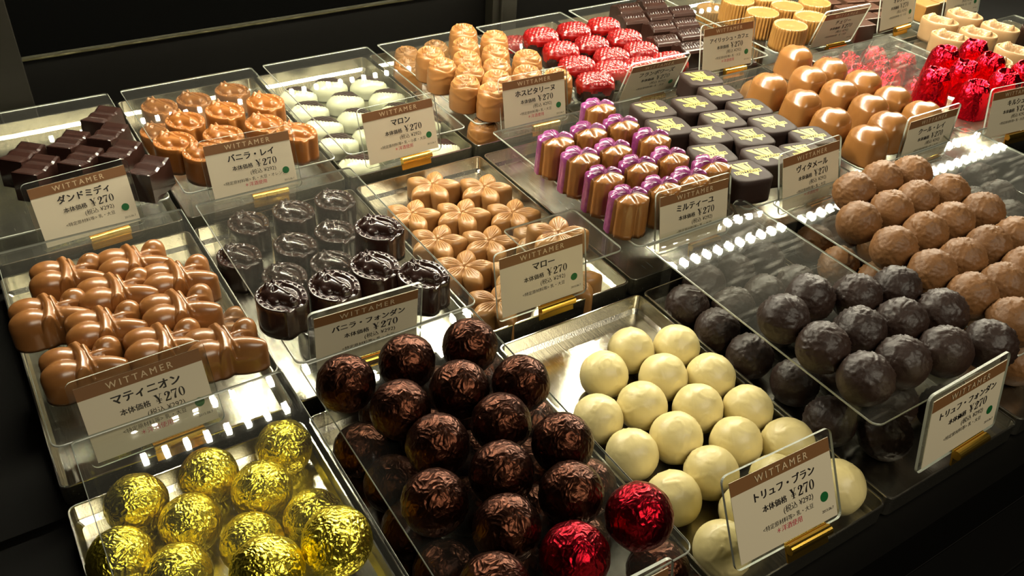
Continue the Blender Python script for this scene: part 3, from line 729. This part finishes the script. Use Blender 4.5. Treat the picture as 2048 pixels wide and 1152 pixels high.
tag(MB().add(box_data(-.55, 1.75, .530, .536, -.06, .045)).build('trim_3', M['black']), kind='structure')
ra = box_data(-.55, 1.75, .526, .534, .045, .0475)
tag(bevel(mesh_obj('trim_4', ra[0], ra[1], M['rail'], smooth=False), .0012), kind='structure')
# sliding door frame posts standing behind the trays
for i, (xa, xb) in enumerate(((.030, .074), (.598, .634))):
    p = MB().add(box_data(xa, xb, .505, .523, -.013, .36)).add(box_data(xa+.010, xa+.013, .501, .505, -.013, .36))
    o = p.build('trim_%d' % (5+i), M['olive']); tag(bevel(o, .0012), kind='structure')

# ------------------------------------------------------------------ trays and clear shelves
NAMES = {
 (0, 0): 'dark lozenges', (0, 1): 'milk horse heads', (0, 2): 'white shells', (0, 3): 'rose buds', (0, 4): 'raspberries', (0, 5): 'ridged dark blocks',
 (0, 6): 'fluted cups', (0, 7): 'flat brown bars', (0, 8): 'caramel squares',
 (1, 0): 'milk knots', (1, 1): 'dark horse heads', (1, 2): 'blossoms', (1, 3): 'purple violets', (1, 4): 'emblem squares', (1, 5): 'milk hearts',
 (1, 6): 'red foil cups', (1, 7): 'oval plaques', (1, 8): 'nut cups',
 (2, 0): 'gold foil balls', (2, 1): 'brown foil balls', (2, 2): 'white truffles', (2, 3): 'dark truffles', (2, 4): 'milk truffles', (2, 5): 'grey-looking dark truffles'}
def tray(r, c):
    x0, x1 = TX[r][c]+.0015, TX[r][c+1]-.0015; y0, y1 = YR[r]; z1 = RIM[r]; z0 = z1-ST; w = .0012
    cx, cy = (x0+x1)/2, (y0+y1)/2; hx, hy = (x1-x0)/2, (y1-y0)/2
    def rr(hx, hy, r_, n=5):
        p = []
        for sx, sy, a0 in ((1, 1, 0), (-1, 1, 90), (-1, -1, 180), (1, -1, 270)):
            for k in range(n+1):
                a = math.radians(a0+90*k/n); p.append((sx*(hx-r_)+r_*cos(a), sy*(hy-r_)+r_*sin(a)))
        return p
    rings = [(rr(hx-.0015, hy-.0015, .004), 0), (rr(hx, hy, .005), .0015), (rr(hx, hy, .005), ST-.0006), (rr(hx-.0003, hy-.0003, .005), ST),
             (rr(hx-w, hy-w, .0042), ST), (rr(hx-w-.0002, hy-w-.0002, .0042), ST-.0006), (rr(hx-w, hy-w, .0042), .004), (rr(hx-w-.003, hy-w-.003, .003), .0012)]
    v = []; f = []; n = len(rings[0][0])
    for ring, z in rings: v += [(x, y, z) for x, y in ring]
    for k in range(len(rings)-1):
        for i in range(n): j = (i+1) % n; f.append((k*n+i, k*n+j, (k+1)*n+j, (k+1)*n+i))
    f.append(tuple(range(n-1, -1, -1))); b = (len(rings)-1)*n; f.append(tuple(range(b, b+n)))
    o = mesh_obj('steel_tray', v, f, M['steel'], smooth=False, loc=(cx, cy, z0))
    tag(o, 'shallow brushed steel tray holding the %s' % NAMES[(r, c)], 'tray', 'steel trays in the case')
TRAYS = list(NAMES)
for r, c in TRAYS: tray(r, c)

def shelf(r, c, x0, x1, y0, y1, z, worn=False, tab=None, legs=True, word='shelf'):
    t = .0018
    cx, cy = (x0+x1)/2, (y0+y1)/2
    def corner(px, py, sx, sy, a0, R=.006, n=4):
        return [(px-sx*R+R*cos(math.radians(a0+90*k/n)), py-sy*R+R*sin(math.radians(a0+90*k/n))) for k in range(n+1)]
    if tab:
        xt, dy = tab
        P = corner(x1, y1+dy, 1, 1, 0)+[(xt+.012, y1+dy), (xt+.006, y1+dy-.003), (xt, y1)]+[(x0+.001, y1), (x0, y1-.001)]
    else: P = corner(x1, y1, 1, 1, 0, .003)+corner(x0, y1, -1, 1, 90, .003)
    P += corner(x0, y0, -1, -1, 180)+corner(x1, y0, 1, -1, 270)
    P = [(a-cx, b-cy) for a, b in P]; n = len(P)
    e = .0004                                         # chamfered, polished edge
    C = [(a*(1-e/.06), b*(1-e/.1)) for a, b in P]
    v = [(a, b, -t+e) for a, b in P]+[(a, b, -e) for a, b in P]+[(a, b, 0) for a, b in C]+[(a, b, -t) for a, b in C]
    f = [tuple(range(2*n, 3*n)), tuple(range(4*n-1, 3*n-1, -1))]; m = [0, 0]
    for i in range(n):
        j = (i+1) % n
        f += [(i, j, n+j, n+i), (n+i, n+j, 2*n+j, 2*n+i), (3*n+i, 3*n+j, j, i)]; m += [1, 1, 1]
    root = empty('clear_shelf', (cx, cy, z))
    tag(root, 'clear acrylic %s over the tray of %s' % (word, NAMES[(r, c)]), 'display shelf', 'clear acrylic shelves')
    mesh_obj('acrylic_sheet', v, f, [M['clear_worn' if worn else 'clear'], M['edge']], root, fm=m, smooth=False)
    fz = RIM[r]-ST+.0014
    for sx in (-1, 1):
        for sy in (-1, 1):
            px, py = sx*((x1-x0)/2-.006), sy*((y1-y0)/2-.021)
            b = box_data(px-.0009, px+.0009, py-.004, py+.004, fz-z, -t)
            mesh_obj('support_leg', b[0], b[1], M['clear'], root, smooth=False)
    return root
Z = SHELF
for c in range(0, 9):
    a, b = TX[0][c], TX[0][c+1]
    if c < 7: shelf(0, c, a+.0045, b-.007, .2475, .470, Z[0])
    else: shelf(0, c, a+.010, b-.010, .253, .470, .012)
for c in range(0, 9):
    if c == 2: continue
    a, b = TX[1][c], TX[1][c+1]
    if c < 7: shelf(1, c, a+.005, b-.006, .0045, .222, Z[1], worn=(c == 6))
    else: shelf(1, c, a+.010, b-.010, .010, .222, .012)
shelf(1, 2, .345, .4135, .008, .075, Z[1])
shelf(2, 0, .0145, .1365, -.230, -.001, Z[2], worn=False)
shelf(2, 1, .1465, .270, -.232, -.003, Z[2])
shelf(2, 3, .4245, .543, -.222, -.003, Z[2], worn=True, tab=(.523, .017))
shelf(2, 4, .560, .682, -.226, -.003, Z[2], worn=True)
shelf(2, 5, .722, .842, -.226, -.003, Z[2], worn=True, tab=(.800, .016))

# ------------------------------------------------------------------ sweets
ORD = ['first', 'second', 'third', 'fourth', 'fifth', 'sixth', 'seventh', 'eighth', 'ninth', 'tenth', 'eleventh']
def place(key, protos, row, noun, cat, group, yaw=0., jit=.12, tilt=.0, scale=1., special=None):
    items = DATA[key]; nrow = max(q[3] for q in items)+1
    used = set()
    for k, (x, y, lay, ri, ci) in enumerate(items):
        pi = k % len(protos)
        if special and (ri, ci) in special: p = special[(ri, ci)]
        else: p = protos[pi]
        o = p if id(p) not in used else copy_tree(p)
        used.add(id(p))
        z = {'U': SHELF[row]+.0001, 'M': .0121, 'L': RIM[row]-ST+.0013}[lay]
        o.location = (x, y, z)
        o.rotation_euler = (0, 0, yaw+random.uniform(-jit, jit))
        s = scale*random.uniform(.985, 1.015); o.scale = (s, s, s)
        n_in = sum(1 for q in items if q[3] == ri)
        rw = 'back row' if ri == 0 else ('front row' if ri == nrow-1 else ORD[ri]+' row from back')
        cl = '' if n_in == 1 else (', '+('leftmost' if ci == 0 else 'rightmost' if ci == n_in-1 else ORD[ci]+' from left'))
        nn = noun
        if special and (ri, ci) in special: nn = 'reddish foil wrapped ball'
        l = '%s %s, %s%s' % (nn, 'on the clear shelf' if lay in 'UM' else 'in the steel tray', rw, cl)
        tag(o, l, cat, group)

place('lozenge', [mk_lozenge(M['dark_gloss'])], 0, 'dark dipped lozenge chocolate', 'chocolate', 'dark lozenge chocolates', 0., .05)
place('horse_milk', [mk_horse('horse_head_chocolate', M['milk_horse'])], 0, 'milk chocolate horse head', 'chocolate', 'milk horse head chocolates', .35, .12)
place('marron', [mk_marron(M['shell_white'], M['cap'])], 0, 'white shell with dark cap', 'chocolate', 'white shell chocolates', -.28, .1)
place('rose', [mk_rose(M['rose'])], 0, 'milk chocolate rose bud', 'chocolate', 'rose bud chocolates', 0., .4)
place('raspberry', [mk_raspberry(M['red'], M['dark_gloss'])], 0, 'red glazed raspberry chocolate', 'chocolate', 'raspberry chocolates', -.2, .06)
place('ridged_block', [mk_ridged(M['dark'])], 0, 'ridged dark block', 'chocolate', 'ridged dark chocolates', -.15, .05)
place('cup', [mk_cup(M['gold_cup'])], 0, 'golden fluted cup', 'chocolate', 'fluted cup chocolates', 0, .2)
place('dark_bar', [mk_bar(M['bar'])], 0, 'flat brown bar', 'chocolate', 'flat brown chocolates', -.2, .05)
place('caramel_square', [mk_csq(M['gold_cup'])], 0, 'plain caramel square', 'chocolate', 'caramel squares', .0, .02)
place('knot', [mk_knot(M['milk'])], 1, 'milk chocolate knot', 'chocolate', 'milk knot chocolates', -.22, .05)
place('horse_dark', [mk_horse('dark_horse_head_chocolate', M['dark_gloss'])], 1, 'dark horse head', 'chocolate', 'dark horse head chocolates', .30, .10)
place('flower', [mk_flower(M['blossom'])], 1, 'pale five petal blossom', 'chocolate', 'blossom chocolates', .55, .08, scale=.98)
place('violet', [mk_violet(M['tan'], M['purple'])], 1, 'purple topped violet', 'chocolate', 'violet chocolates', -.15, .08)
place('logo_square', [mk_square(M['square'], M['yellow'])], 1, 'dark square with yellow emblem', 'chocolate', 'emblem square chocolates', -.22, .05)
place('heart', [mk_heart(M['tan'])], 1, 'smooth milk chocolate heart', 'chocolate', 'heart chocolates', -.75, .12, scale=1.07)
place('foil_cup', [mk_foilcup(M['red_foil'])], 1, 'red foil twisted cup', 'wrapped chocolate', 'red foil chocolates', 0, 3.)
place('oval', [mk_oval(M['oval'])], 1, 'oval plaque with relief', 'chocolate', 'oval plaque chocolates', .25, .05)
place('nut_cup', [mk_cup(M['dark'], 'nut_cup_chocolate', 13.5, 26, True)], 1, 'dark nutty cup', 'chocolate', None, 0, .1)
place('gold', [mk_ball('gold_foil_ball', M['gold_foil'], .0172, 'foil', i) for i in range(3)], 2, 'gold foil ball', 'wrapped chocolate', 'gold foil balls', 0, 3.)
rb = mk_ball('brown_foil_ball', M['ruby_foil'], .0172, 'foil', 8)
rb2 = copy_tree(rb)
place('brownfoil', [mk_ball('brown_foil_ball', M['brown_foil'], .0172, 'foil', 4+i) for i in range(3)], 2, 'brown foil ball', 'wrapped chocolate', 'brown foil balls', 0, 3., special={RED[0]: rb, RED[1]: rb2})
place('white', [mk_ball('white_truffle', M['white'], .0169, 'white', 11+i) for i in range(4)], 2, 'smooth white truffle', 'truffle', 'white truffles', 0, 3.)
place('dark', [mk_ball('dark_truffle', M['cocoa'], .0168, 'truffle', 21+i) for i in range(4)], 2, 'dark truffle', 'truffle', 'dark truffles', 0, 3.)
place('milk', [mk_ball('milk_truffle', M['milk_dull'], .0168, 'truffle', 31+i) for i in range(4)], 2, 'milk truffle', 'truffle', 'milk truffles', 0, 3.)
place('grey', [mk_ball('dusty_dark_truffle', M['cocoa'], .0165, 'truffle', 41+i) for i in range(2)], 2, 'dusty dark truffle', 'truffle', 'dusty dark truffles', 0, 3.)

# ------------------------------------------------------------------ price cards
def flat(vf, x, z, e):
    """lay lettering (drawn in xy) on the card's front face"""
    return [(a+x, -e-c, b+z) for a, b, c in vf[0]], vf[1]
def width(vf): xs = [p[0] for p in vf[0]]; return min(xs), max(xs)
def centred(vf, cx, z, e=.0005):
    a, b = width(vf); return flat(vf, cx-(a+b)/2, z, e)
CW, CH = .070, .046
INFO = {'c00': ('ダンドミディ', '乳・大豆', 0, 1), 'c01': ('バニラ・レイ', '乳・大豆・オレンジ', 1, 1), 'c02': ('マロン', '乳・小麦・大豆', 1, 1),
 'c03': ('ホスピタリーヌ', '乳・大豆', 1, 1), 'c04': ('フランボワーズ', '乳・大豆', 0, 1), 'c05': ('アイリッシュ・カフェ', '乳・大豆', 1, 1),
 'c06': ('チェリー', '乳・大豆', 0, 0), 'c07': ('オレンジ', '乳・大豆', 0, 1), 'c08': ('キャラメル', '乳・大豆', 0, 1),
 'c10': ('マティニオン', '乳・大豆', 1, 1), 'c11': ('バニラ・フォンダン', '乳・大豆', 0, 0), 'c12': ('マロー', '乳・大豆', 0, 1), 'c13': ('ミルティーユ', '乳・大豆', 0, 0),
 'c14': ('ヴィタメール', '乳・大豆', 1, 0), 'c15': ('クール・レイ', '乳・大豆', 0, 0), 'c16': ('キルシュ', '乳・大豆', 0, 1),
 'c22': ('トリュフ・ブラン', '乳・大豆', 1, 1), 'c23': ('トリュフ・フォンダン', '乳・大豆', 0, 1), 'c21': ('トリュフ・レイ', '乳・大豆', 0, 1)}
E1 = .00045
def common_meshes():
    R_ = {}
    v, f = box_data(-CW/2, CW/2, -.0003, 0, 0, CH); R_['paper'] = mesh_obj('paper_insert', v, f, M['paper'], smooth=False, link=False).data
    v, f = box_data(-CW/2, CW/2, -.0004, -.0003, CH-.0078, CH); R_['band'] = mesh_obj('brown_band', v, f, M['band'], smooth=False, link=False).data
    vf = centred(text_data('WITTAMER', .0056, .008, 1.45), 0, CH-.0059, .0007)
    R_['brand'] = mesh_obj('brand_lettering', vf[0], vf[1], M['band_text'], smooth=False, link=False).data
    m = MB()
    pv, pf, w = price_data('¥270', .0058); m.add(flat((pv, pf), .0035, .0215, E1))
    m.add(centred(text_data('本体価格', .0043, .015), -.0075, .0222, E1))
    m.add(centred(text_data('(税込 ¥292)', .0044, 0.), .0085, .0163, E1))
    R_['price'] = mesh_obj('price_lettering', m.v, m.f, M['ink'], smooth=False, link=False).data
    m = MB().add(centred(text_data('＊洋酒使用', .0038, 0.), .0005, .0070, E1))
    R_['pink'] = mesh_obj('pink_note', m.v, m.f, M['pink_ink'], smooth=False, link=False).data
    m = MB().add(centred(text_data('2015.06.7', .0022), .0285, .0050, E1))
    R_['code'] = mesh_obj('date_code', m.v, m.f, M['ink'], smooth=False, link=False).data
    n = 24; v = [(.0270+.0029*cos(2*PI*i/n), -E1, .0140+.0029*sin(2*PI*i/n)) for i in range(n)]
    R_['dot'] = mesh_obj('green_dot', v, [tuple(range(n))], M['green'], smooth=False, link=False).data
    # clear holder with rounded top corners, a little larger than the paper
    P = []; a, r_ = CW/2+.0035, .004
    for sx, a0 in ((1, 0), (-1, 90)):
        for k in range(6):
            t = math.radians(a0+90*k/5); P.append((sx*(a-r_)+r_*cos(t), CH+.0045-r_+r_*sin(t)))
    for sx, a0 in ((-1, 180), (1, 270)):
        for k in range(6):
            t = math.radians(a0+90*k/5); P.append((sx*(a-r_)+r_*cos(t), -.0030+r_+r_*sin(t)))
    n = len(P); v = [(x, .0001, z) for x, z in P]+[(x, .0018, z) for x, z in P]
    f = [tuple(range(n)), tuple(range(2*n-1, n-1, -1))]+[(i, n+i, n+(i+1) % n, (i+1) % n) for i in range(n)]
    R_['holder'] = mesh_obj('clear_holder', v, f, [M['clear'], M['edge']], fm=[0, 0]+[1]*n, smooth=False, link=False).data
    m = MB().add(tube([(-.0050, -.0030, -.0034), (.0250, -.0030, -.0034)], .0030, 16))
    m.add(box_data(-.0050, .0250, -.0012, .0000, -.0120, -.0004))
    R_['clip'] = mesh_obj('brass_clip', m.v, m.f, M['brass'], smooth=False, link=False).data
    return R_
CM = common_meshes()
def child(name, data, p):
    o = bpy.data.objects.new(name, data); COL.objects.link(o); o.parent = p; return o
WHERE = {'c00': 'dark lozenges', 'c01': 'milk horse heads', 'c02': 'white shells', 'c03': 'rose buds', 'c04': 'raspberries', 'c05': 'ridged dark blocks',
 'c06': 'fluted cups', 'c07': 'flat brown bars', 'c08': 'caramel squares', 'c10': 'milk knots', 'c11': 'dark horse heads', 'c12': 'pale blossoms', 'c13': 'purple violets',
 'c14': 'emblem squares', 'c15': 'milk hearts', 'c16': 'red foil cups', 'c22': 'white truffles', 'c23': 'dark truffles', 'c21': 'brown foil balls'}
for n, (x, y, z, yaw, tilt) in CARDS.items():
    name, allerg, pink, dot = INFO[n]
    root = empty('price_card', (x, y, z), (-tilt, 0, yaw))
    tag(root, 'white price card with brown header, 270 yen, in front of the %s' % WHERE[n], 'price card', 'price cards')
    pp = child('paper_insert', CM['paper'], root)
    child('brown_band', CM['band'], pp)
    child('brand_lettering', CM['brand'], pp); child('price_lettering', CM['price'], pp); child('date_code', CM['code'], pp)
    if pink: child('pink_note', CM['pink'], pp)
    if dot: child('green_dot', CM['dot'], pp)
    sz = .0066 if len(name) < 8 else .0056
    m = MB().add(centred(text_data(name, sz, .03), .001, .0300, E1))
    m.add(centred(text_data('<特定原材料等> '+allerg, .0032, 0.), .0005, .0113, E1))
    m.build('product_lettering', M['ink'], pp)
    child('clear_holder', CM['holder'], root); child('brass_clip', CM['clip'], root)

# ------------------------------------------------------------------ lamps of the case and added lights
def led_strip(name, x0, x1, y, z, strength, label, L=.012):
    n = int((x1-x0)/.0213)
    root = empty(name, ((x0+x1)/2, y, z+.004)); tag(root, label, 'light', 'led strips of the case')
    b = box_data(-(x1-x0)/2, (x1-x0)/2, -.011, .011, -.001, .006)
    mesh_obj('lamp_bar', b[0], b[1], M['olive'], root, smooth=False)
    m = MB()
    for i in range(n):
        x = -(x1-x0)/2+.0213*(i+.5)
        m.add(box_data(x-.0026, x+.0026, -L/2, L/2, -.004, -.001))
    e = m.build('light_diodes', emit_mat('led_'+name, (1., .93, .72), strength), root); e['kind'] = 'stuff'
led_strip('led_strip', .055, 1.62, .289, .352, LED, 'front one of two LED strips under the case top')
led_strip('led_strip', .055, 1.62, .337, .352, LED, 'rear one of two LED strips under the case top')
led_strip('led_strip', .05, 1.62, .90, .262, LED*.2, 'dim LED strip added at the back, mirrored as dots in the shelves', .006)  # extra strip, added for its mirrored dots on the back-row shelves
def area(name, loc, rot, sx, sy, power, col):
    l = bpy.data.lights.new(name, 'AREA'); l.shape = 'RECTANGLE'; l.size = sx; l.size_y = sy; l.energy = power; l.color = col
    o = bpy.data.objects.new(name, l); COL.objects.link(o); o.location = loc; o.rotation_euler = rot
    return o
area('front_fill', (.45, -.85, 1.0), (math.radians(42), 0, 0), 1.0, .4, FRONT, (1., .90, .70))  # warm fill light added on the viewer's side to brighten cards and front row
w = bpy.data.worlds.new('world'); sc.world = w; w.use_nodes = True
w.node_tree.nodes['Background'].inputs[0].default_value = (.9, .75, .55, 1); w.node_tree.nodes['Background'].inputs[1].default_value = .008

# ------------------------------------------------------------------ camera
cam = bpy.data.cameras.new('camera'); co = bpy.data.objects.new('camera', cam); COL.objects.link(co)
cam.sensor_fit = 'HORIZONTAL'; cam.sensor_width = 36.; cam.lens = CAMF/2048*36.
cam.clip_start = .01; cam.clip_end = 50
co.rotation_mode = 'XYZ'; co.rotation_euler = CAMR; co.location = CAMC
sc.camera = co
sc.view_settings.view_transform = 'Standard'; sc.view_settings.look = 'None'; sc.view_settings.gamma = 1.; sc.view_settings.exposure = EXPO
cy = sc.cycles
cy.use_denoising = True
cy.max_bounces = 10; cy.diffuse_bounces = 3; cy.glossy_bounces = 4; cy.transmission_bounces = 6; cy.transparent_max_bounces = 20
cy.caustics_reflective = False; cy.caustics_refractive = False; cy.sample_clamp_indirect = 4.
